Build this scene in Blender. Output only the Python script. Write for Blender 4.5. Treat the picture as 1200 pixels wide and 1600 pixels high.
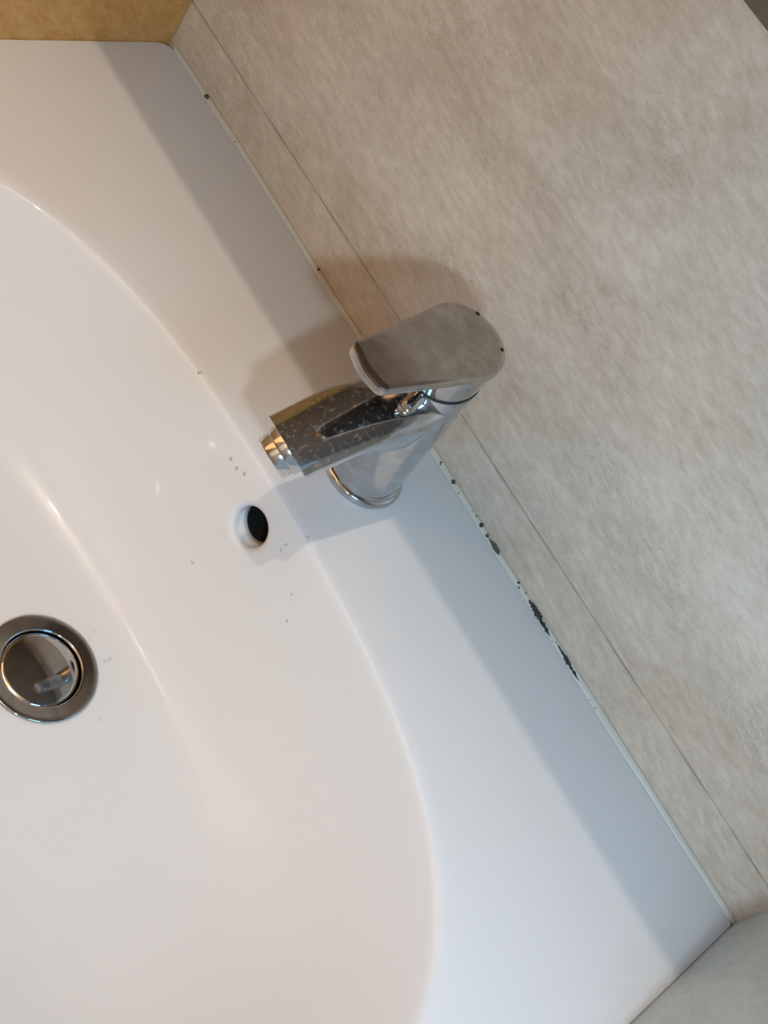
import bpy, bmesh, math, random
from mathutils import Vector, Matrix
random.seed(7)
S = bpy.context.scene
for o in list(bpy.data.objects): bpy.data.objects.remove(o)
PI = math.pi

# ------------------------------------------------------------------ camera
cam_d = bpy.data.cameras.new('camera'); cam = bpy.data.objects.new('camera', cam_d)
S.collection.objects.link(cam); S.camera = cam
RI = (0.5159253785, 0.6792309043, 0.5219831233)      # image right in world axes
DN = (0.8300246724, -0.2456810662, -0.5006993678)    # image down
FW = (-0.2118491138, 0.6915823829, -0.6905315059)    # view direction
LOC = (0.19157461, -0.58179402, 0.51471180)
m = Matrix(((RI[0], -DN[0], -FW[0], LOC[0]), (RI[1], -DN[1], -FW[1], LOC[1]), (RI[2], -DN[2], -FW[2], LOC[2]), (0, 0, 0, 1)))
cam.matrix_world = m
cam_d.sensor_fit = 'VERTICAL'; cam_d.sensor_height = 24.0; cam_d.lens = 1960.3 / 1600 * 24.0
cam_d.clip_start = 0.01

# ------------------------------------------------------------------ light
S.view_settings.view_transform = 'Standard'; S.view_settings.look = 'None'
S.view_settings.gamma = 1.0; S.view_settings.use_curve_mapping = False
S.view_settings.exposure = 0.10
w = bpy.data.worlds.new('world'); S.world = w; w.use_nodes = True
w.node_tree.nodes['Background'].inputs[0].default_value = (0.70, 0.85, 1.0, 1)
w.node_tree.nodes['Background'].inputs[1].default_value = 0.45

def light(name, kind, loc, target, power, color, size=None, spread=None):
    d = bpy.data.lights.new(name, kind); o = bpy.data.objects.new(name, d); S.collection.objects.link(o)
    o.location = loc; o.rotation_euler = (Vector(target) - Vector(loc)).to_track_quat('-Z', 'Y').to_euler()
    d.energy = power; d.color = color
    if kind == 'AREA':
        d.shape = 'RECTANGLE'; d.size, d.size_y = size
    elif size: d.shadow_soft_size = size
    return o
light('assumed_ceiling_lamp', 'POINT', (-0.05, -0.993, 1.78), (0, -0.1, 0), 37, (1.0, 0.82, 0.62), 0.012)  # assumed lamp, placed from the sharp ledge and tap shadows, no fitting built
light('assumed_side_light', 'AREA', (0.36, -0.62, 0.52), (0, -0.1, 0), 2.4, (0.66, 0.86, 1.0), (0.03, 0.03))  # assumed cool source added for tap shadow and blue right side, no window here
light('low_cool_fill', 'AREA', (0.334, -0.31, 0.35), (0.12, -0.08, 0), 0.72, (0.18, 0.56, 1.0), (0.12, 0.12))  # added cool fill for the basin's right end, no window here
light('side_warm_fill', 'AREA', (-0.325, -0.45, 0.30), (0.1, -0.1, 0), 0.74, (1.0, 0.52, 0.20), (0.36, 0.36))  # added warm fill beside the left wall, no lamp fitting there
light('front_warm_fill', 'AREA', (-0.10, -1.8, 1.0), (-0.1, -0.2, 0), 1.2, (1.0, 0.85, 0.7), (0.6, 1.2))  # unseen warm fill added from the front of the room

# ------------------------------------------------------------------ helpers
def tag(o, label=None, cat=None, group=None, kind=None):
    if label: o['label'] = label
    if cat: o['category'] = cat
    if group: o['group'] = group
    if kind: o['kind'] = kind
    return o
def empty(name, loc=(0, 0, 0)):
    o = bpy.data.objects.new(name, None); S.collection.objects.link(o); o.location = loc; o.empty_display_size = 0.02
    return o
def mesh(name, verts, faces, mat, parent=None, smooth=True, angle=None):
    me = bpy.data.meshes.new(name); me.from_pydata([tuple(v) for v in verts], [], faces); me.validate()
    bm = bmesh.new(); bm.from_mesh(me)
    bmesh.ops.recalc_face_normals(bm, faces=bm.faces)
    for f in bm.faces: f.smooth = smooth
    if angle is not None:
        for e in bm.edges:
            if len(e.link_faces) == 2 and e.calc_face_angle(0) > math.radians(angle): e.smooth = False
    bm.to_mesh(me); bm.free()
    if not isinstance(mat, (list, tuple)): mat = [mat]
    for x in mat: me.materials.append(x)
    o = bpy.data.objects.new(name, me); S.collection.objects.link(o)
    if parent:
        o.parent = parent; o.matrix_parent_inverse = Matrix.Translation(parent.location).inverted() if parent.type == 'EMPTY' else Matrix()
    return o
def loft(secs, cap0=True, cap1=True):
    n = len(secs[0]); V = [v for s in secs for v in s]; F = []
    for i in range(len(secs) - 1):
        for j in range(n):
            k = (j + 1) % n
            F.append((i*n + j, i*n + k, (i+1)*n + k, (i+1)*n + j))
    if cap0: F.append(tuple(range(n))[::-1])
    if cap1: F.append(tuple((len(secs)-1)*n + j for j in range(n)))
    return V, F
def boxvf(a, b):
    V = [(x, y, z) for x in (a[0], b[0]) for y in (a[1], b[1]) for z in (a[2], b[2])]
    F = [(0, 1, 3, 2), (4, 6, 7, 5), (0, 4, 5, 1), (2, 3, 7, 6), (0, 2, 6, 4), (1, 5, 7, 3)]
    return V, F
def join(*vf):
    V = []; F = []
    for v, f in vf:
        b = len(V); V += list(v); F += [tuple(i + b for i in q) for q in f]
    return V, F

# ------------------------------------------------------------------ materials
def newmat(name):
    mt = bpy.data.materials.new(name); mt.use_nodes = True
    nt = mt.node_tree; return mt, nt, nt.nodes['Principled BSDF']
def N(nt, t, **kw):
    n = nt.nodes.new(t)
    for k, v in kw.items():
        if k in n.inputs: n.inputs[k].default_value = v
        else: setattr(n, k, v)
    return n
def ramp(nt, fac, stops):
    r = nt.nodes.new('ShaderNodeValToRGB'); e = r.color_ramp.elements
    while len(e) < len(stops): e.new(0.5)
    for q, (p, c) in zip(e, stops):
        q.position = p; q.color = (*c, 1)
    nt.links.new(fac, r.inputs[0]); return r
def simple(name, col, rough=0.5, metal=0.0, **kw):
    mt, nt, b = newmat(name)
    b.inputs['Base Color'].default_value = (*col, 1); b.inputs['Roughness'].default_value = rough; b.inputs['Metallic'].default_value = metal
    for k, v in kw.items(): b.inputs[k].default_value = v
    return mt

def tile_mat(name, cols, rot, scale=(1, 1, 1), joints=(), axis='Z', rough=0.32, patch=None):
    """streaked travertine-look tile; cols: dark, mid, light; joints: coordinates of grout lines"""
    mt, nt, b = newmat(name); L = nt.links.new
    tc = N(nt, 'ShaderNodeTexCoord')
    mp = N(nt, 'ShaderNodeMapping', vector_type='TEXTURE'); mp.inputs['Rotation'].default_value = rot; mp.inputs['Scale'].default_value = [1.0/q for q in scale]
    L(tc.outputs['Object'], mp.inputs[0])
    n1 = N(nt, 'ShaderNodeTexNoise', Scale=7.0, Detail=6.0, Roughness=0.62, Distortion=0.3); L(mp.outputs[0], n1.inputs['Vector'])
    n2 = N(nt, 'ShaderNodeTexNoise', Scale=75.0, Detail=8.0, Roughness=0.75, Distortion=0.3); L(mp.outputs[0], n2.inputs['Vector'])
    n3 = N(nt, 'ShaderNodeTexNoise', Scale=7.0, Detail=3.0, Roughness=0.5); L(tc.outputs['Object'], n3.inputs['Vector'])
    mix = N(nt, 'ShaderNodeMath', operation='MULTIPLY_ADD'); L(n1.outputs[0], mix.inputs[0]); mix.inputs[1].default_value = 0.42
    m2 = N(nt, 'ShaderNodeMath', operation='MULTIPLY'); L(n2.outputs[0], m2.inputs[0]); m2.inputs[1].default_value = 0.58
    L(m2.outputs[0], mix.inputs[2])
    r = ramp(nt, mix.outputs[0], [(0.38, cols[0]), (0.50, cols[1]), (0.61, cols[2])])
    # soft rosy / ochre clouding
    cl = ramp(nt, n3.outputs[0], [(0.40, (1.0, 1.0, 1.0)), (0.68, (1.0, 0.93, 0.87))])
    mu = N(nt, 'ShaderNodeMix', data_type='RGBA', blend_type='MULTIPLY'); mu.inputs[0].default_value = 0.7
    L(r.outputs[0], mu.inputs[6]); L(cl.outputs[0], mu.inputs[7])
    # worm-like little pits of the travertine print
    n4 = N(nt, 'ShaderNodeTexNoise', Scale=60.0, Detail=4.0, Roughness=0.6, Distortion=2.2); L(mp.outputs[0], n4.inputs['Vector'])
    n5 = N(nt, 'ShaderNodeTexNoise', Scale=9.0, Detail=1.0); L(mp.outputs[0], n5.inputs['Vector'])
    a1 = N(nt, 'ShaderNodeMath', operation='SUBTRACT'); L(n4.outputs[0], a1.inputs[0]); a1.inputs[1].default_value = 0.5
    a2 = N(nt, 'ShaderNodeMath', operation='ABSOLUTE'); L(a1.outputs[0], a2.inputs[0])
    v1 = N(nt, 'ShaderNodeMapRange'); L(a2.outputs[0], v1.inputs[0])
    for i, v in ((1, 0.0), (2, 0.018), (3, 1.0), (4, 0.0)): v1.inputs[i].default_value = v
    v2 = N(nt, 'ShaderNodeMapRange'); L(n5.outputs[0], v2.inputs[0])
    for i, v in ((1, 0.52), (2, 0.64), (3, 0.0), (4, 0.5)): v2.inputs[i].default_value = v
    pm = N(nt, 'ShaderNodeMath', operation='MULTIPLY'); L(v1.outputs[0], pm.inputs[0]); L(v2.outputs[0], pm.inputs[1])
    mv = N(nt, 'ShaderNodeMix', data_type='RGBA'); L(pm.outputs[0], mv.inputs[0]); L(mu.outputs[2], mv.inputs[6])
    mv.inputs[7].default_value = (*[c * 0.72 for c in cols[0]], 1)
    out = mv.outputs[2]; groove = None
    if joints:
        sx = N(nt, 'ShaderNodeSeparateXYZ'); L(tc.outputs['Object'], sx.inputs[0])
        wob = N(nt, 'ShaderNodeTexNoise', Scale=30.0, Detail=2.0); L(tc.outputs['Object'], wob.inputs['Vector'])
        for j in joints:
            s = N(nt, 'ShaderNodeMath', operation='SUBTRACT'); L(sx.outputs[axis], s.inputs[0]); s.inputs[1].default_value = j
            s2 = N(nt, 'ShaderNodeMath', operation='ABSOLUTE'); L(s.outputs[0], s2.inputs[0])
            g = N(nt, 'ShaderNodeMapRange'); L(s2.outputs[0], g.inputs[0])
            for i, v in ((1, 0.0003), (2, 0.0010), (3, 1.0), (4, 0.0)): g.inputs[i].default_value = v
            if groove is None: groove = g.outputs[0]
            else:
                ad = N(nt, 'ShaderNodeMath', operation='MAXIMUM'); L(groove, ad.inputs[0]); L(g.outputs[0], ad.inputs[1]); groove = ad.outputs[0]
        gm = N(nt, 'ShaderNodeMapRange'); L(wob.outputs[0], gm.inputs[0])
        for i, v in ((1, 0.36), (2, 0.62), (3, 0.80), (4, 0.25)): gm.inputs[i].default_value = v
        gf = N(nt, 'ShaderNodeMath', operation='MULTIPLY'); L(groove, gf.inputs[0]); L(gm.outputs[0], gf.inputs[1])
        mj = N(nt, 'ShaderNodeMix', data_type='RGBA'); L(gf.outputs[0], mj.inputs[0]); L(out, mj.inputs[6])
        mj.inputs[7].default_value = (*[c * 0.50 for c in cols[0]], 1); out = mj.outputs[2]
    L(out, b.inputs['Base Color'])
    bp = N(nt, 'ShaderNodeBump', Strength=0.35, Distance=0.0006)
    hh = N(nt, 'ShaderNodeMath', operation='SUBTRACT'); L(n2.outputs[0], hh.inputs[0])
    h2 = N(nt, 'ShaderNodeMath', operation='MULTIPLY'); L(pm.outputs[0], h2.inputs[0]); h2.inputs[1].default_value = 2.0
    if groove is not None:
        h3 = N(nt, 'ShaderNodeMath', operation='MULTIPLY_ADD'); L(groove, h3.inputs[0]); h3.inputs[1].default_value = 2.0; L(h2.outputs[0], h3.inputs[2]); L(h3.outputs[0], hh.inputs[1])
    else: L(h2.outputs[0], hh.inputs[1])
    L(hh.outputs[0], bp.inputs['Height']); L(bp.outputs[0], b.inputs['Normal'])
    b.inputs['Roughness'].default_value = rough
    return mt

BT = ((0.44, 0.375, 0.295), (0.545, 0.48, 0.395), (0.64, 0.58, 0.49))
M_back = tile_mat('travertine_tile', BT, (0, 0.10, 0), (1.0, 1, 2.6), joints=(0.0354, 0.6354), axis='Z')
M_left = tile_mat('left_wall_tile', ((0.42, 0.20, 0.05), (0.54, 0.28, 0.08), (0.62, 0.36, 0.13)), (-0.8, 0, 0), (1, 1, 2.6))  # left wall's tile in orange-brown tones
M_right = tile_mat('cool_lit_tile', ((0.45, 0.53, 0.53), (0.53, 0.63, 0.63), (0.61, 0.71, 0.70)), (-0.8, 0, 0), (1, 1, 3.0))  # same tile recipe with the cool light put into its colour

def porcelain():
    mt, nt, b = newmat('white_porcelain'); L = nt.links.new
    b.inputs['Base Color'].default_value = (0.60, 0.59, 0.58, 1)
    b.inputs['Coat Weight'].default_value = 0.0; b.inputs['IOR'].default_value = 1.33; b.inputs['Coat Roughness'].default_value = 0.03
    tc = N(nt, 'ShaderNodeTexCoord'); n = N(nt, 'ShaderNodeTexNoise', Scale=18.0, Detail=5.0); L(tc.outputs['Object'], n.inputs['Vector'])
    r = N(nt, 'ShaderNodeMapRange'); L(n.outputs[0], r.inputs[0])
    for i, v in ((1, 0.35), (2, 0.7), (3, 0.025), (4, 0.045)): r.inputs[i].default_value = v
    L(r.outputs[0], b.inputs['Roughness'])
    bp = N(nt, 'ShaderNodeBump', Strength=0.03, Distance=0.002); L(n.outputs[0], bp.inputs['Height']); L(bp.outputs[0], b.inputs['Coat Normal'])
    return mt
M_por = porcelain()

def chrome(name, scale_amt=0.5, base=(0.60, 0.60, 0.60), spots=True, thr=0.60):
    """chrome with water marks and limescale"""
    mt, nt, b = newmat(name); L = nt.links.new
    b.inputs['Metallic'].default_value = 1.0
    tc = N(nt, 'ShaderNodeTexCoord')
    n = N(nt, 'ShaderNodeTexNoise', Scale=70.0, Detail=5.0, Roughness=0.6, Distortion=0.8); L(tc.outputs['Object'], n.inputs['Vector'])
    r = ramp(nt, n.outputs[0], [(0.40, base), (0.62, tuple(c * 0.80 for c in base))])
    L(r.outputs[0], b.inputs['Base Color'])
    rr = N(nt, 'ShaderNodeMapRange'); L(n.outputs[0], rr.inputs[0])
    for i, v in ((1, 0.40), (2, 0.70), (3, 0.035), (4, 0.035 + 0.22 * scale_amt)): rr.inputs[i].default_value = v
    L(rr.outputs[0], b.inputs['Roughness'])
    if spots:
        d = N(nt, 'ShaderNodeTexNoise', Scale=420.0, Detail=2.0, Roughness=0.5, Distortion=1.0); L(tc.outputs['Object'], d.inputs['Vector'])
        k = N(nt, 'ShaderNodeMapRange'); L(d.outputs[0], k.inputs[0])
        for i, v in ((1, thr), (2, thr + 0.05), (3, 0.0), (4, 0.14 * scale_amt)): k.inputs[i].default_value = v
        df = N(nt, 'ShaderNodeBsdfPrincipled'); df.inputs['Base Color'].default_value = (0.62, 0.62, 0.60, 1); df.inputs['Roughness'].default_value = 0.5
        ms = N(nt, 'ShaderNodeMixShader'); L(k.outputs[0], ms.inputs[0]); L(b.outputs[0], ms.inputs[1]); L(df.outputs[0], ms.inputs[2])
        L(ms.outputs[0], nt.nodes['Material Output'].inputs['Surface'])
    return mt
M_chr = chrome('worn_chrome', 0.55)
M_lev = chrome('lever_chrome', 0.18, base=(0.52, 0.485, 0.45), thr=0.70)
M_spt = chrome('scaled_chrome', 0.7, base=(0.62, 0.62, 0.62), thr=0.58)
M_drn = chrome('drain_chrome', 0.35, base=(0.50, 0.50, 0.50), thr=0.68)
M_blk = simple('black_seal', (0.008, 0.008, 0.008), 0.5)
M_dark = simple('cavity_shade', (0.004, 0.004, 0.004), 0.9)  # near-black stands in for the shade inside the openings
M_seal = simple('white_sealant', (0.52, 0.50, 0.44), 0.45)
def water():
    mt, nt, b = newmat('water'); nt.nodes.remove(b)
    tr = N(nt, 'ShaderNodeBsdfTransparent'); gl = N(nt, 'ShaderNodeBsdfGlossy', Roughness=0.06); fr = N(nt, 'ShaderNodeFresnel', IOR=1.34); ms = N(nt, 'ShaderNodeMixShader')
    tr.inputs[0].default_value = (0.97, 0.98, 0.98, 1)
    nt.links.new(fr.outputs[0], ms.inputs[0]); nt.links.new(tr.outputs[0], ms.inputs[1]); nt.links.new(gl.outputs[0], ms.inputs[2])
    nt.links.new(ms.outputs[0], nt.nodes['Material Output'].inputs['Surface']); return mt
M_wat = water()
def mould_mat(name, c1, c2):
    mt, nt, b = newmat(name); tc = N(nt, 'ShaderNodeTexCoord')
    n = N(nt, 'ShaderNodeTexNoise', Scale=900.0, Detail=3.0); nt.links.new(tc.outputs['Object'], n.inputs['Vector'])
    r = ramp(nt, n.outputs[0], [(0.38, c1), (0.62, c2)]); nt.links.new(r.outputs[0], b.inputs['Base Color']); b.inputs['Roughness'].default_value = 0.85
    return mt
M_mold = mould_mat('black_mould', (0.008, 0.008, 0.009), (0.05, 0.05, 0.05))
M_mold2 = mould_mat('brown_grey_mould', (0.035, 0.033, 0.024), (0.12, 0.11, 0.085))
M_plas = simple('painted_plaster', (0.55, 0.52, 0.48), 0.8)
M_floor = simple('floor_tile', (0.20, 0.17, 0.14), 0.5)
M_cab = simple('dark_cabinet', (0.06, 0.05, 0.04), 0.4)

# ------------------------------------------------------------------ room
HW = 0.34
def wall(name, a, b, mt):
    V, F = boxvf(a, b); return tag(mesh(name, V, F, mt, smooth=False), kind='structure')
wall('wall_back', (-1.3, 0.0, -0.85), (1.3, 0.10, 2.0), M_back)
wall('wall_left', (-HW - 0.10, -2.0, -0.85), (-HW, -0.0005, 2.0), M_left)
wall('wall_right', (HW, -0.17, -0.85), (HW + 0.06, -0.0005, 2.0), M_right)  # ends short, leaving an assumed open side for the cool light
wall('wall_front', (-0.44, -2.1, -0.85), (1.6, -2.0, 2.0), M_plas)
wall('floor', (-0.44, -2.1, -0.95), (1.6, 0.10, -0.85), M_floor)
wall('ceiling', (-0.44, -2.1, 2.0), (1.6, 0.10, 2.08), M_plas)

# ------------------------------------------------------------------ wash basin
DC = (0.0150, -0.2450); DR = 0.031; DEPTH = 0.12
def lip_f(x, y):
    dx = (x - 0.013); a = 0.285 if dx < 0 else 0.275
    return (abs(dx) / a) ** 2.6 + (abs(y + 0.303) / 0.1715) ** 2.6
def lipdist(th):
    c, s = math.cos(th), math.sin(th); lo, hi = 0.0, 0.6
    for _ in range(36):
        q = (lo + hi) / 2
        if lip_f(DC[0] + c*q, DC[1] + s*q) < 1: lo = q
        else: hi = q
    return lo
def zprof(rho, soft=0.006):
    r = max(rho, 0.0)
    a = DEPTH * (1 - r**3) if r <= 1 else -(r - 1) * DEPTH * 3
    z = -0.5 * (a + math.sqrt(a*a + soft*soft))
    if r > 1:
        k = min(max((r - 1.0) / 0.10, 0), 1); z *= 1 - k*k*(3 - 2*k)
    return z
def zsurf(x, y):
    dx, dy = x - DC[0], y - DC[1]; R = lipdist(math.atan2(dy, dx))
    return zprof((math.hypot(dx, dy) - DR) / (R - DR))
def P3(th, rho):
    R = lipdist(th); r = DR + rho * (R - DR)
    return Vector((DC[0] + math.cos(th)*r, DC[1] + math.sin(th)*r, zprof(rho)))
X0, X1, Y0, Y1 = -HW + 0.00005, HW - 0.00005, -0.52, -0.0008
CR = {(1, 1): 0.004, (-1, 1): 0.012, (1, -1): 0.02, (-1, -1): 0.02}
def inside(x, y, off):
    x0, x1, y0, y1 = X0 + off, X1 - off, Y0 + off, Y1 - off
    if not (x0 <= x <= x1 and y0 <= y <= y1): return False
    for (sx, sy), r in CR.items():
        r = max(r, off + 0.001) - off if r > off else 0.001
        cx = x1 - r if sx > 0 else x0 + r; cy = y1 - r if sy > 0 else y0 + r
        if (x - cx)*sx > 0 and (y - cy)*sy > 0 and math.hypot(x - cx, y - cy) > r: return False
    return True
def rectdist(th, off):
    c, s = math.cos(th), math.sin(th); lo, hi = 0.0, 1.0
    for _ in range(36):
        q = (lo + hi) / 2
        if inside(DC[0] + c*q, DC[1] + s*q, off): lo = q
        else: hi = q
    return lo
OVC = Vector((0.0062, -0.1385, -0.0305))
def build_basin():
    NT = 720
    corner = [math.atan2(y - DC[1], x - DC[0]) for x in (X0, X1) for y in (Y0, Y1)]
    ths = [2*PI*i/NT for i in range(NT)]
    for c in corner:                       # extra rays through the corners
        c %= 2*PI
        for d in (-0.02, -0.0155, -0.011, -0.0045, 0.0, 0.0045, 0.011, 0.0155, 0.02): ths.append((c + d) % 2*PI if False else (c + d) % (2*PI))
    ths = sorted(set(round(t, 6) for t in ths)); NT = len(ths)
    rhos = [i/40*0.9 for i in range(0, 40)] + [0.9 + 0.1*i/28 for i in range(0, 28)] + [1.0, 1.004, 1.008, 1.012, 1.018, 1.025, 1.035, 1.05, 1.075, 1.10]
    V = []; idx = {}
    LD = [lipdist(t) for t in ths]
    for j, rho in enumerate(rhos):
        for i, t in enumerate(ths):
            r = DR + rho*(LD[i] - DR); idx[(i, j)] = len(V)
            V.append(Vector((DC[0] + math.cos(t)*r, DC[1] + math.sin(t)*r, zprof(rho))))
    # overflow block
    th0 = math.atan2(OVC.y - DC[1], OVC.x - DC[0]); R0 = lipdist(th0)
    rho0 = ((OVC.xy - Vector(DC)).length - DR) / (R0 - DR)
    du = (P3(th0 + 1e-3, rho0) - P3(th0 - 1e-3, rho0)) / 2e-3
    dv = (P3(th0, rho0 + 1e-3) - P3(th0, rho0 - 1e-3)) / 2e-3
    HR = 0.0118; FR = 0.0045; OUT = HR + FR
    BW = OUT * 1.35
    ia = min(range(NT), key=lambda i: abs(ths[i] - (th0 - BW/du.length))); ib = min(range(NT), key=lambda i: abs(ths[i] - (th0 + BW/du.length)))
    ja = min(range(len(rhos)), key=lambda j: abs(rhos[j] - (rho0 - BW/dv.length))); jb = min(len(rhos)-1, min(range(len(rhos)), key=lambda j: abs(rhos[j] - min(rho0 + BW/dv.length, 0.992))))
    F = []; MI = []
    for j in range(len(rhos) - 1):
        for i in range(NT):
            k = (i + 1) % NT
            if ia <= i < ib and ja <= j < jb: continue
            F.append((idx[(i, j)], idx[(k, j)], idx[(k, j+1)], idx[(i, j+1)]))
    bd = [(i, ja) for i in range(ia, ib)] + [(ib, j) for j in range(ja, jb)] + [(i, jb) for i in range(ib, ia, -1)] + [(ia, j) for j in range(jb, ja, -1)]
    ux = du.normalized(); vy = dv.normalized(); nn = ux.cross(vy).normalized()
    if nn.z < 0: nn = -nn                  # out of the porcelain, into the bowl
    prev = [idx[b] for b in bd]
    par = []
    for (i, j) in bd:
        a = (ths[i] - th0)*du.length; b = (rhos[j] - rho0)*dv.length; par.append((a, b, math.atan2(b, a)))
    def surf(a, b): return P3(th0 + a/du.length, rho0 + b/dv.length)
    def ring(pts):
        nonlocal prev
        cur = []
        for p_ in pts: cur.append(len(V)); V.append(p_)
        n = len(cur)
        for q in range(n):
            F.append((prev[q], prev[(q+1) % n], cur[(q+1) % n], cur[q]))
        prev = cur
    for f in (0.33, 0.66, 1.0):
        ring([surf(a*(1-f) + OUT*math.cos(g)*f, b*(1-f) + OUT*math.sin(g)*f) for a, b, g in par])
    for q in range(1, 7):
        ph = PI/2*q/6; r = OUT - FR*math.sin(ph)
        ring([surf(r*math.cos(g), r*math.sin(g)) - nn*FR*(1 - math.cos(ph)) for a, b, g in par])
    base = [V[q].copy() for q in prev]
    dirn = Vector((0, 0.94, 0.30))
    for d in (0.003, 0.007): ring([v + dirn*d for v in base])
    cav_start = len(F)
    # inside of the overflow channel
    base = [V[q].copy() for q in prev]; cc = sum(base, Vector())/len(base)
    ring([cc + (v - cc)*1.25 + dirn*0.001 for v in base])
    ring([cc + (v - cc)*1.25 + dirn*0.03 for v in base])
    F.append(tuple(prev)); cav_end = len(F)
    # deck out to the rounded edge and the skirt
    J = len(rhos) - 1; prevr = [idx[(i, J)] for i in range(NT)]
    def oring(f):
        nonlocal prevr
        cur = []
        for i, t in enumerate(ths):
            cur.append(len(V)); V.append(f(i, t))
        for i in range(NT):
            k = (i+1) % NT; F.append((prevr[i], prevr[k], cur[k], cur[i]))
        prevr = cur
    RDo = [rectdist(t, 0.0) for t in ths]
    ERS = [0.0018 if DC[1] + math.sin(t)*RDo[i] > Y1 - 0.0015 else 0.0012 for i, t in enumerate(ths)]
    RDi = [rectdist(t, ERS[i]) for i, t in enumerate(ths)]
    rl = [DR + 1.10*(LD[i] - DR) for i in range(NT)]
    pt = lambda t, r, z: Vector((DC[0] + math.cos(t)*r, DC[1] + math.sin(t)*r, z))
    for f in (0.25, 0.5, 0.75, 1.0): oring(lambda i, t: pt(t, rl[i]*(1-f) + RDi[i]*f, 0))
    for q in range(1, 7):
        ph = PI/2*q/6; oring(lambda i, t: pt(t, RDi[i] + (RDo[i] - RDi[i])*math.sin(ph), -ERS[i]*(1 - math.cos(ph))))
    oring(lambda i, t: pt(t, RDo[i], -0.10))
    oring(lambda i, t: pt(t, RDo[i]*0.90, -0.16))
    skirt = prevr
    # drain well below
    prevr = [idx[(i, 0)] for i in range(NT)]
    oring(lambda i, t: pt(t, DR - 0.0020, -0.1210))
    oring(lambda i, t: pt(t, DR - 0.0020, -0.165))
    low = prevr
    for i in range(NT):
        k = (i+1) % NT; F.append((low[i], low[k], skirt[k], skirt[i]))
    o = mesh('washbasin', V, F, [M_por, M_dark])
    me = o.data
    # cavity faces get the dark material (everything behind the overflow mouth)
    for p_ in me.polygons:
        c = p_.center
        if (c - OVC).length < 0.05 and c.y > OVC.y + 0.0115 and c.z < -0.006 and c.y < -0.01:
            pass
    return o, cav_start, cav_end, F
basin, cs, ce, FF = build_basin()
for q in range(cs, ce): basin.data.polygons[q].material_index = 1
tag(basin, 'white porcelain washbasin with wide flat back ledge, oval bowl and round overflow hole', 'washbasin')

# ------------------------------------------------------------------ sealant bead with mould
def bead():
    V = []; n = 160; prof = 7; F = []
    for i in range(n + 1):
        x = X0 + 0.0015 + (X1 - X0 - 0.0015)*i/n
        wv = 0.0029 + 0.0004*math.sin(x*37) + 0.0003*math.sin(x*91 + 1) + (0.0010 if x > 0.2 else 0.0010*max(0, (x+0.05)/0.25) if x > -0.05 else 0)
        hv = 0.0026 + 0.0004*math.sin(x*29 + 2)
        end = min(1, (x - X0)/0.01, (X1 + 0.001 - x)/0.006 + 0.3); wv *= end; hv *= end
        for k in range(prof):
            a = k/(prof - 1); s = math.sin(PI*a)*0.0006
            V.append((x, -0.0001 - wv*(1 - a) - s*0.4, 0.0001 + hv*a + s*0.4))
        V.append((x, -0.0001, -0.0005))
    m_ = prof + 1
    for i in range(n):
        for k in range(m_):
            l = (k + 1) % m_; F.append((i*m_ + k, i*m_ + l, (i+1)*m_ + l, (i+1)*m_ + k))
    F.append(tuple(range(m_))); F.append(tuple(n*m_ + k for k in range(m_)))
    return tag(mesh('sealant_bead', V, F, M_seal), 'thin white silicone bead with black mould between basin ledge and tiled back wall', 'sealant')
sealb = bead()
def blob(name, path, mt, label=None):
    """irregular low mould growth on the face of the bead; path: (x, across, half-width)"""
    V = []; F = []
    up = Vector((0, -0.7071, 0.7071)); ac = Vector((0, 0.7071, 0.7071))
    secs = []
    for (x, q, hw) in path:
        c = Vector((x, -0.0019, 0.0019)) + ac*q
        jit = [random.uniform(0.75, 1.2) for _ in range(2)]
        row = []
        for k in range(7):
            a = -1 + 2*k/6; row.append(c + ac*(a*hw*jit[0 if a < 0 else 1]) + up*(0.00045*math.sqrt(max(0, 1 - a*a)) + 0.0001))
        secs.append(row)
    for r in secs: V += r
    for i in range(len(secs) - 1):
        for k in range(6): F.append((i*7 + k, i*7 + k + 1, (i+1)*7 + k + 1, (i+1)*7 + k))
    o = mesh(name, V, F, mt, sealb)
    if label: o['label'] = label
    return o
def oval(x, q, rx, hw, mt, label=None, n=9):
    blob('mould_spot', [(x + rx*math.cos(PI*(1 - i/(n-1))), q, max(1e-5, hw*math.sin(PI*i/(n-1)))) for i in range(n)], mt, label)
oval(-0.2877, 0.0000, 0.0021, 0.0018, M_mold2, 'grey brown mould spot near the left end')
oval(-0.2479, -0.0004, 0.0005, 0.0004, M_mold)
oval(-0.1377, 0.0008, 0.0009, 0.0008, M_mold)
oval(0.0163, 0.0002, 0.0008, 0.0006, M_mold)
oval(0.0173, -0.0009, 0.0005, 0.0005, M_mold)
oval(0.0313, 0.0002, 0.0017, 0.0014, M_mold2)
oval(0.0389, -0.0008, 0.0005, 0.0004, M_mold)
oval(0.0537, 0.0002, 0.0004, 0.0003, M_mold)
oval(0.0576, 0.0008, 0.0005, 0.0004, M_mold)
oval(0.0640, 0.0004, 0.0014, 0.0014, M_mold)
oval(0.0717, 0.0000, 0.0014, 0.0011, M_mold2)
blob('mould_spot', [(0.0735, -0.0001, 0.0002), (0.0765, 0.0, 0.0010), (0.079, 0.0002, 0.0014), (0.0815, 0.0002, 0.0015), (0.084, 0.0, 0.0013), (0.0858, -0.0004, 0.0002)], M_mold2, 'long brown grey mould patch')
oval(0.1068, 0.0006, 0.0008, 0.0008, M_mold)
oval(0.1095, -0.0009, 0.0009, 0.0005, M_mold)
oval(0.1146, 0.0009, 0.0006, 0.0004, M_mold)
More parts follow.
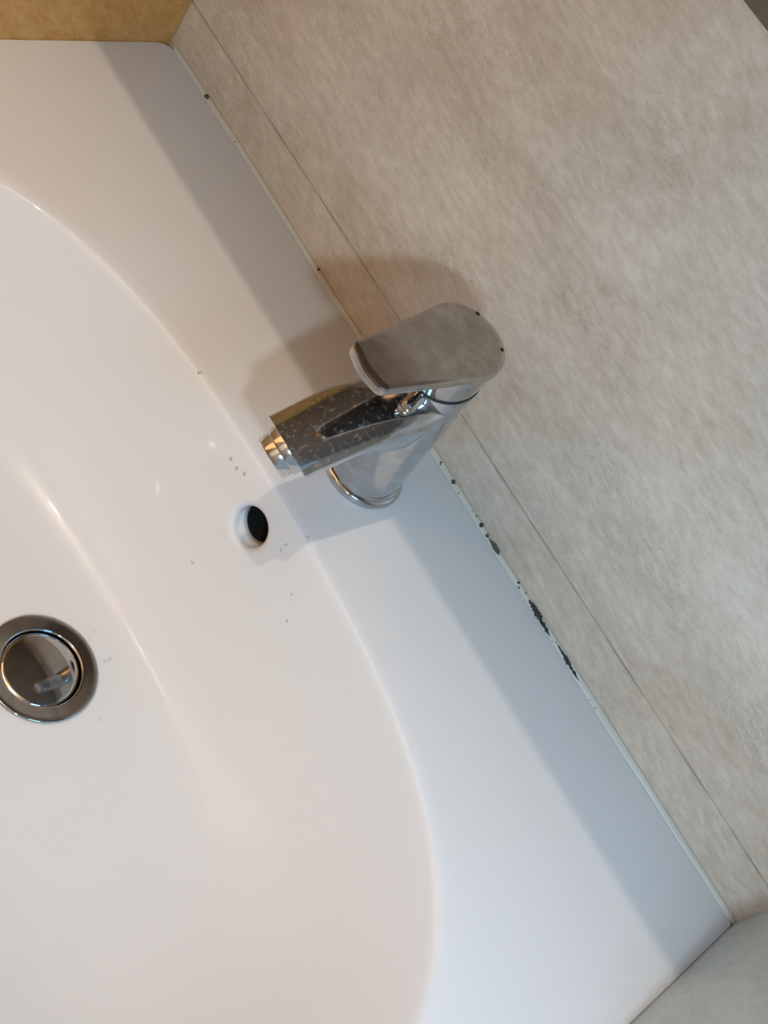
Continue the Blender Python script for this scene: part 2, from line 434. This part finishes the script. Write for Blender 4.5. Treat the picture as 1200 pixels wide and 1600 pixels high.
def streak(x0, x1, hw, sq, n=26):
    pts = []
    for i in range(n):
        a = i/(n-1); e = math.sin(PI*min(1, a*1.25 + 0.02))**0.5 if a < 0.75 else max(0.05, (1-a)*3.2)
        pts.append((x0 + (x1-x0)*a, sq*(a - 0.3) + random.uniform(-0.0002, 0.0002), max(0.00008, hw*min(1, e)*random.uniform(0.55, 1.2))))
    blob('mould_spot', pts, M_mold, 'long black mould streak')
streak(0.1192, 0.1452, 0.0018, -0.0014)
streak(0.1515, 0.1770, 0.0013, -0.0010)
oval(0.1496, 0.0003, 0.0005, 0.0004, M_mold)
oval(0.1480, -0.0012, 0.0004, 0.0003, M_mold)
oval(0.1896, -0.0013, 0.0004, 0.0003, M_mold)
oval(0.1950, -0.0012, 0.0005, 0.0004, M_mold)

# ------------------------------------------------------------------ tap
tap = empty('basin_mixer_tap', (0.005, -0.0645, 0.0))
tag(tap, 'worn chrome single lever mixer tap with scaled stubby spout on the basin ledge', 'tap')
NS = 64
BX, BY = 0.005, -0.0645
def ax(z): return (BX + 0.0075*z/0.156, BY - 0.0465*z/0.156)
def ell(z, r, tilt=0.0, n=NS, c=None, tx=0.0):
    cx, cy = c if c else ax(z)
    return [Vector((cx + r*math.cos(2*PI*i/n), cy + r*math.sin(2*PI*i/n), z + tilt*r*math.sin(2*PI*i/n) + tx*r*math.cos(2*PI*i/n))) for i in range(n)]
# flange
secs = [ell(z, r, 0, c=(BX, BY)) for z, r in ((0.0, 0.0262), (0.0012, 0.0268), (0.0035, 0.0268), (0.0048, 0.0262), (0.0052, 0.0252), (0.0056, 0.0244), (0.0080, 0.0244), (0.0088, 0.0236))]
V, F = loft(secs); mesh('base_flange', V, F, M_chr, tap, angle=50)
# body
GZ, GT = 0.1265, 0.26
secs = []
for i in range(17):
    a = i/16; z = 0.0086 + (GZ - 0.0086)*a; r = 0.0232 + (0.0218 - 0.0232)*a
    secs.append(ell(z, r, GT*a))
secs.append(ell(GZ + 0.0004, 0.0217, GT))
V, F = loft(secs); mesh('tap_body', V, F, M_chr, tap, angle=50)
secs = [ell(GZ - 0.0003, 0.0214, GT), ell(GZ + 0.0006, 0.0217, GT), ell(GZ + 0.0020, 0.0214, GT), ell(GZ + 0.0026, 0.0205, GT)]
V, F = loft(secs); mesh('seal_ring', V, F, M_blk, tap, angle=50)
# lever: outline in plan at the top plane
TC = Vector((0.0130, -0.1106)); TR = 0.0226; FY = -0.1800; FWD = 0.0140; TOPZ = 0.158
def topz(y): return TOPZ + 0.05*(y + 0.07)
def lever_outline(n=NS, inset=0.0):
    """cap circle at the back, tapering arm, rounded front; counter-clockwise from the +x side"""
    R = TR - inset; hw = FWD - inset; fy = FY + inset; cr = 0.0055
    pts = []
    L_ = (TC.y - fy); al = math.asin((R - hw)/L_)
    # back arc
    for i in range(36):
        a = -al + (PI + 2*al)*i/35; pts.append((TC.x + R*math.cos(a), TC.y + R*math.sin(a)))
    # front left corner, front edge bowed forward, front right corner
    fr = []
    for i in range(8):
        a = PI + (PI/2)*i/7*0.86; fr.append((TC.x - hw + cr + cr*math.cos(a), fy + cr + cr*math.sin(a)*0.9))
    mid = [(TC.x + (hw - cr)*t, fy - 0.0016*(1 - t*t) + 0.0006) for t in (-0.7, -0.4, -0.1, 0.1, 0.4, 0.7)]
    pts += fr + mid + [(2*TC.x - x, y) for x, y in reversed(fr)]
    return pts
ol = lever_outline(); 
def olsec(inset, dz):
    o_ = lever_outline(inset=inset)
    return [Vector((x, y, topz(y) + dz)) for x, y in o_]
secs = [olsec(0.0030, -0.0068), olsec(0.0012, -0.0066), olsec(0.0002, -0.0055), olsec(0, -0.0040), olsec(0, -0.0012), olsec(0.0003, -0.0004), olsec(0.0010, 0.0)]
V, F = loft(secs, cap1=False)
# gently dished top
nO = len(ol); base = len(V) - nO; cx = sum(v.x for v in secs[-1])/nO; cy = sum(v.y for v in secs[-1])/nO
prev = list(range(base, base + nO))
for f in (0.93, 0.8, 0.6, 0.4, 0.2):
    cur = []
    for v in secs[-1]:
        x = cx + (v.x - cx)*f; y = cy + (v.y - cy)*f; cur.append(len(V)); V.append(Vector((x, y, topz(y) + 0.00025*(1 - f*f))))
    for k in range(nO): F.append((prev[k], prev[(k+1) % nO], cur[(k+1) % nO], cur[k]))
    prev = cur
F.append(tuple(prev))
# neck between the seal ring and the arm (same cylinder as the body)
ns = []
gz = GZ + 0.0024
g0 = ell(gz - 0.0004, 0.0211, GT)
for i in range(9):
    a = i/8; row = []
    for k in range(NS):
        t = 2*PI*k/NS; e = Vector((TC.x + (TR - 0.0006)*math.cos(t), TC.y + (TR - 0.0006)*math.sin(t), 0)); e.z = topz(e.y) - 0.0012
        row.append(g0[k].lerp(e, a))
    ns.append(row)
ns.insert(0, ell(gz - 0.0002, 0.0200, GT))
lever = mesh('lever', *join((V, F), loft(ns)), M_lev, tap, angle=35)
lever['label'] = 'broad flat chrome lever with two small black chips'
# dark plate added under the arm to darken its reflection in the spout
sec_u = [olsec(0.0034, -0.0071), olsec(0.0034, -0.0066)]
V, F = loft(sec_u); mesh('lever_dark_plate', V, F, simple('added_dark_plate', (0.03, 0.03, 0.03), 0.6), lever)['label'] = 'dark plate added under the lever'
# two chipped pits near the round back edge
for (x, y) in ((0.0009, -0.0931), (0.0236, -0.0931)):
    a0 = math.atan2(y - TC.y, x - TC.x); rr = min((Vector((x, y)) - TC).length, TR - 0.0015)
    x, y = TC.x + rr*math.cos(a0), TC.y + rr*math.sin(a0)
    rows = []
    for r_, dz in ((1.0, 0.0), (0.75, 0.00025), (0.3, 0.0003)):
        rows.append([Vector((x + r_*(0.0009*math.cos(t)*math.cos(a0) - 0.0013*math.sin(t)*math.sin(a0))*(1 + 0.15*math.sin(3*t)), y + r_*(0.0009*math.cos(t)*math.sin(a0) + 0.0013*math.sin(t)*math.cos(a0)), topz(y) + 0.0001 + dz)) for t in [2*PI*k/14 for k in range(14)]])
    V, F = loft(rows); mesh('chip', V, F, M_blk, lever)
# spout
def spsec(y, hw, zc, arch, drop, inn=0.82, n=20, cut=0.0, xc=0.0130):
    """one section: arch on top between the side creases, side walls leaning in to a narrow flat underside"""
    pts = []
    for i in range(n + 1):
        a = PI*i/n; x = hw*math.cos(a); z = zc + arch*math.sin(a)**0.9 if 0 < i < n else zc
        pts.append((x, z))
    for t in (0.25, 0.6, 0.88, 1.0): pts.append((-hw*(1 - (1-inn)*t**1.5), zc - drop*t))
    for t in (-0.7, -0.3, 0.3, 0.7): pts.append((hw*inn*t, zc - drop - 0.0008))
    for t in (1.0, 0.88, 0.6, 0.25): pts.append((hw*(1 - (1-inn)*t**1.5), zc - drop*t))
    top = zc + arch
    return [Vector((xc + x, y + (top - z)*cut, z)) for x, z in pts]
st = [(-0.1930, 0.0180, 0.0872, 0.0075, 0.0085, 0.9), (-0.1850, 0.0182, 0.0905, 0.0078, 0.0095, 0.75), (-0.1750, 0.0185, 0.0945, 0.0080, 0.0110, 0.6), (-0.1650, 0.0188, 0.0982, 0.0080, 0.0130, 0.4),
      (-0.1550, 0.0190, 0.1015, 0.0080, 0.0155, 0.25), (-0.1450, 0.0193, 0.1045, 0.0078, 0.0185, 0.1), (-0.1350, 0.0196, 0.1072, 0.0072, 0.0220, 0.0), (-0.1250, 0.0200, 0.1095, 0.0066, 0.0260, 0.0), (-0.1150, 0.0200, 0.1110, 0.0060, 0.0300, 0.0), (-0.1050, 0.0190, 0.1120, 0.0040, 0.0320, 0.0)]
secs = [spsec(y, hw, zc, ar, dr, cut=ct) for y, hw, zc, ar, dr, ct in st]
# small bevel at the mouth
f0 = secs[0]; c0 = sum(f0, Vector())/len(f0); rim = [c0 + (v - c0)*0.93 + Vector((0, -0.0002, -0.0002)) for v in f0]; inn = [c0 + (v - c0)*0.88 + Vector((0, 0.0008, 0.0008)) for v in f0]
V, F = loft([inn, rim, f0] + secs[1:]); spout = mesh('spout', V, F, M_spt, tap, angle=32)
spout['label'] = 'short broad spout with limescale and a dark reflection'
# aerator, stepped ring pointing forward and down out of the mouth
an = Vector((0, -0.72, -0.69)).normalized(); ux = Vector((1, 0, 0)); uy = an.cross(ux).normalized(); ac = Vector((0.0130, -0.1862, 0.0848))
def ring3(c, r, n=40): return [c + ux*r*math.cos(2*PI*i/n) + uy*r*math.sin(2*PI*i/n)*0.92 for i in range(n)]
secs = [ring3(ac + an*d, r) for d, r in ((-0.002, 0.0128), (0.0022, 0.0128), (0.0028, 0.0124), (0.0029, 0.0116), (0.0078, 0.0116), (0.0084, 0.0112), (0.0084, 0.0096), (0.0070, 0.0094))]
V, F = loft(secs); mesh('aerator', V, F, M_spt, tap, angle=40)
# little round stud under the lever, in front of the body
sc = Vector((0.0215, -0.1285, 0.1170)); sn = Vector((0.25, -0.86, -0.2)).normalized(); sx = sn.cross(Vector((0, 0, 1))).normalized(); sy = sn.cross(sx)
secs = [[sc + sn*d + sx*r*math.cos(2*PI*i/24) + sy*r*math.sin(2*PI*i/24) for i in range(24)] for d, r in ((-0.010, 0.0042), (0.0022, 0.0042), (0.0032, 0.0036), (0.0034, 0.002))]
V, F = loft(secs); mesh('lever_stud', V, F, M_chr, tap, angle=40)

# ------------------------------------------------------------------ drain
drain = empty('pop_up_drain', (DC[0], DC[1], -0.1200)); tag(drain, 'round chrome pop-up waste with wide rim in the bottom of the bowl', 'drain')
def circ(r, z, c=DC, n=72, tx=0.0, ty=0.0): return [Vector((c[0] + r*math.cos(2*PI*i/n), c[1] + r*math.sin(2*PI*i/n), z + tx*r*math.cos(2*PI*i/n) + ty*r*math.sin(2*PI*i/n))) for i in range(n)]
zb = -0.1199
secs = [circ(r, zb + dz) for r, dz in ((0.0285, 0.0), (0.0329, 0.0), (0.0334, 0.0005), (0.0334, 0.0012), (0.0331, 0.0017), (0.0326, 0.0019), (0.0320, 0.00195), (0.0300, 0.0018), (0.0250, 0.0014), (0.0243, 0.00135), (0.0239, 0.0012), (0.0236, 0.0008), (0.0235, 0.0), (0.0235, -0.020), (0.0215, -0.021), (0.0250, -0.021), (0.0250, -0.003))]
V, F = loft(secs, cap0=False, cap1=False); mesh('drain_rim', V, F, M_drn, drain, angle=60)
V, F = loft([circ(0.0233, zb - 0.0150), circ(0.0233, zb - 0.0156)]); mesh('drain_throat', V, F, M_dark, drain)
pc = (DC[0] - 0.0003, DC[1] - 0.0002)
secs = [circ(r, zb + dz, pc, tx=-0.02, ty=0.03) for r, dz in ((0.012, -0.0130), (0.0215, -0.0115), (0.0228, -0.006), (0.0228, -0.0022), (0.0226, -0.0016), (0.0221, -0.0012), (0.0200, -0.0007), (0.0160, -0.0001), (0.0110, 0.0004), (0.0060, 0.0007), (0.0020, 0.0008))]
V, F = loft(secs); mesh('drain_plug', V, F, M_drn, drain, angle=60)

# ------------------------------------------------------------------ mirror cabinet above, only its lower corner enters the frame
cab = empty('wall_cabinet', (0, -0.001, 0.41)); tag(cab, 'dark cabinet on the tiled wall above the basin, only a blurred corner showing', 'cabinet')
CD, CH = 0.278, 0.411
V, F = boxvf((-0.338, -CD + 0.018, CH), (0.338, -0.001, 1.05)); mesh('cabinet_body', V, F, simple('cabinet_board', (0.24, 0.20, 0.165), 0.35), cab, smooth=False)
for s in (-1, 1):
    V, F = boxvf((min(0.0008*s, 0.337*s), -CD, CH), (max(0.0008*s, 0.337*s), -CD + 0.0175, 1.05)); mesh('cabinet_door', V, F, M_cab, cab, smooth=False)

# ------------------------------------------------------------------ water droplets
D_xy = [(0.0037, -0.2041), (0.0059, -0.2038), (0.0079, -0.2085), (0.0248, -0.2073), (0.0247, -0.2039), (-0.0627, -0.1906), (-0.0671, -0.1905), (-0.0848, -0.1898), (-0.0107, -0.1817), (-0.0187, -0.1813), (0.1063, -0.1912), (0.1097, -0.1918), (0.1416, -0.203), (0.029, -0.1355), (0.0286, -0.1343), (-0.0838, -0.1331), (-0.0254, -0.1351), (-0.0197, -0.1343), (0.0323, -0.1282), (0.0557, -0.2277), (-0.0319, -0.1353), (0.0532, -0.1383), (0.0008, -0.153), (0.0638, -0.142)]
def droplet_mesh():
    V = []; F = []; n = 16
    rows = []
    for q in range(6):
        a = PI/2*q/6; rows.append([Vector((math.cos(a)*math.cos(2*PI*i/n), math.cos(a)*math.sin(2*PI*i/n), 0.16*math.sin(a))) for i in range(n)])
    V, F = loft(rows); V.append(Vector((0, 0, 0.5)))
    return V, F
V, F = droplet_mesh()
first = mesh('water_droplet', V[:-1], F, M_wat)
for i, (x, y) in enumerate(D_xy):
    o = first if i == 0 else first.copy()
    if i: S.collection.objects.link(o)
    e = 1e-3; nx = -(zsurf(x + e, y) - zsurf(x - e, y))/(2*e); ny = -(zsurf(x, y + e) - zsurf(x, y - e))/(2*e)
    nv = Vector((nx, ny, 1)).normalized(); s = random.uniform(0.0007, 0.0013)
    o.location = Vector((x, y, zsurf(x, y))) - nv*0.00003
    o.rotation_euler = nv.to_track_quat('Z', 'Y').to_euler(); o.scale = (s, s*random.uniform(0.8, 1.3), s)
    dd = math.hypot(x - DC[0], y - DC[1])
    if dd < 0.062 and y > -0.24: where = 'beside the chrome drain rim, on the side of the overflow hole'
    elif abs(x - OVC.x) < 0.035 and y > -0.16: where = 'on the steep bowl wall close around the overflow hole'
    elif y > -0.15: where = 'on the rounded lip between bowl and back ledge'
    elif x > 0.09: where = 'in the wide bare part of the bowl away from the hole'
    elif x < -0.05: where = 'on the bowl floor between the drain and the far left lip'
    else: where = 'on the bowl floor between drain and overflow hole'
    tag(o, 'tiny clear water droplet ' + where, 'water droplet', 'water droplets ' + where)
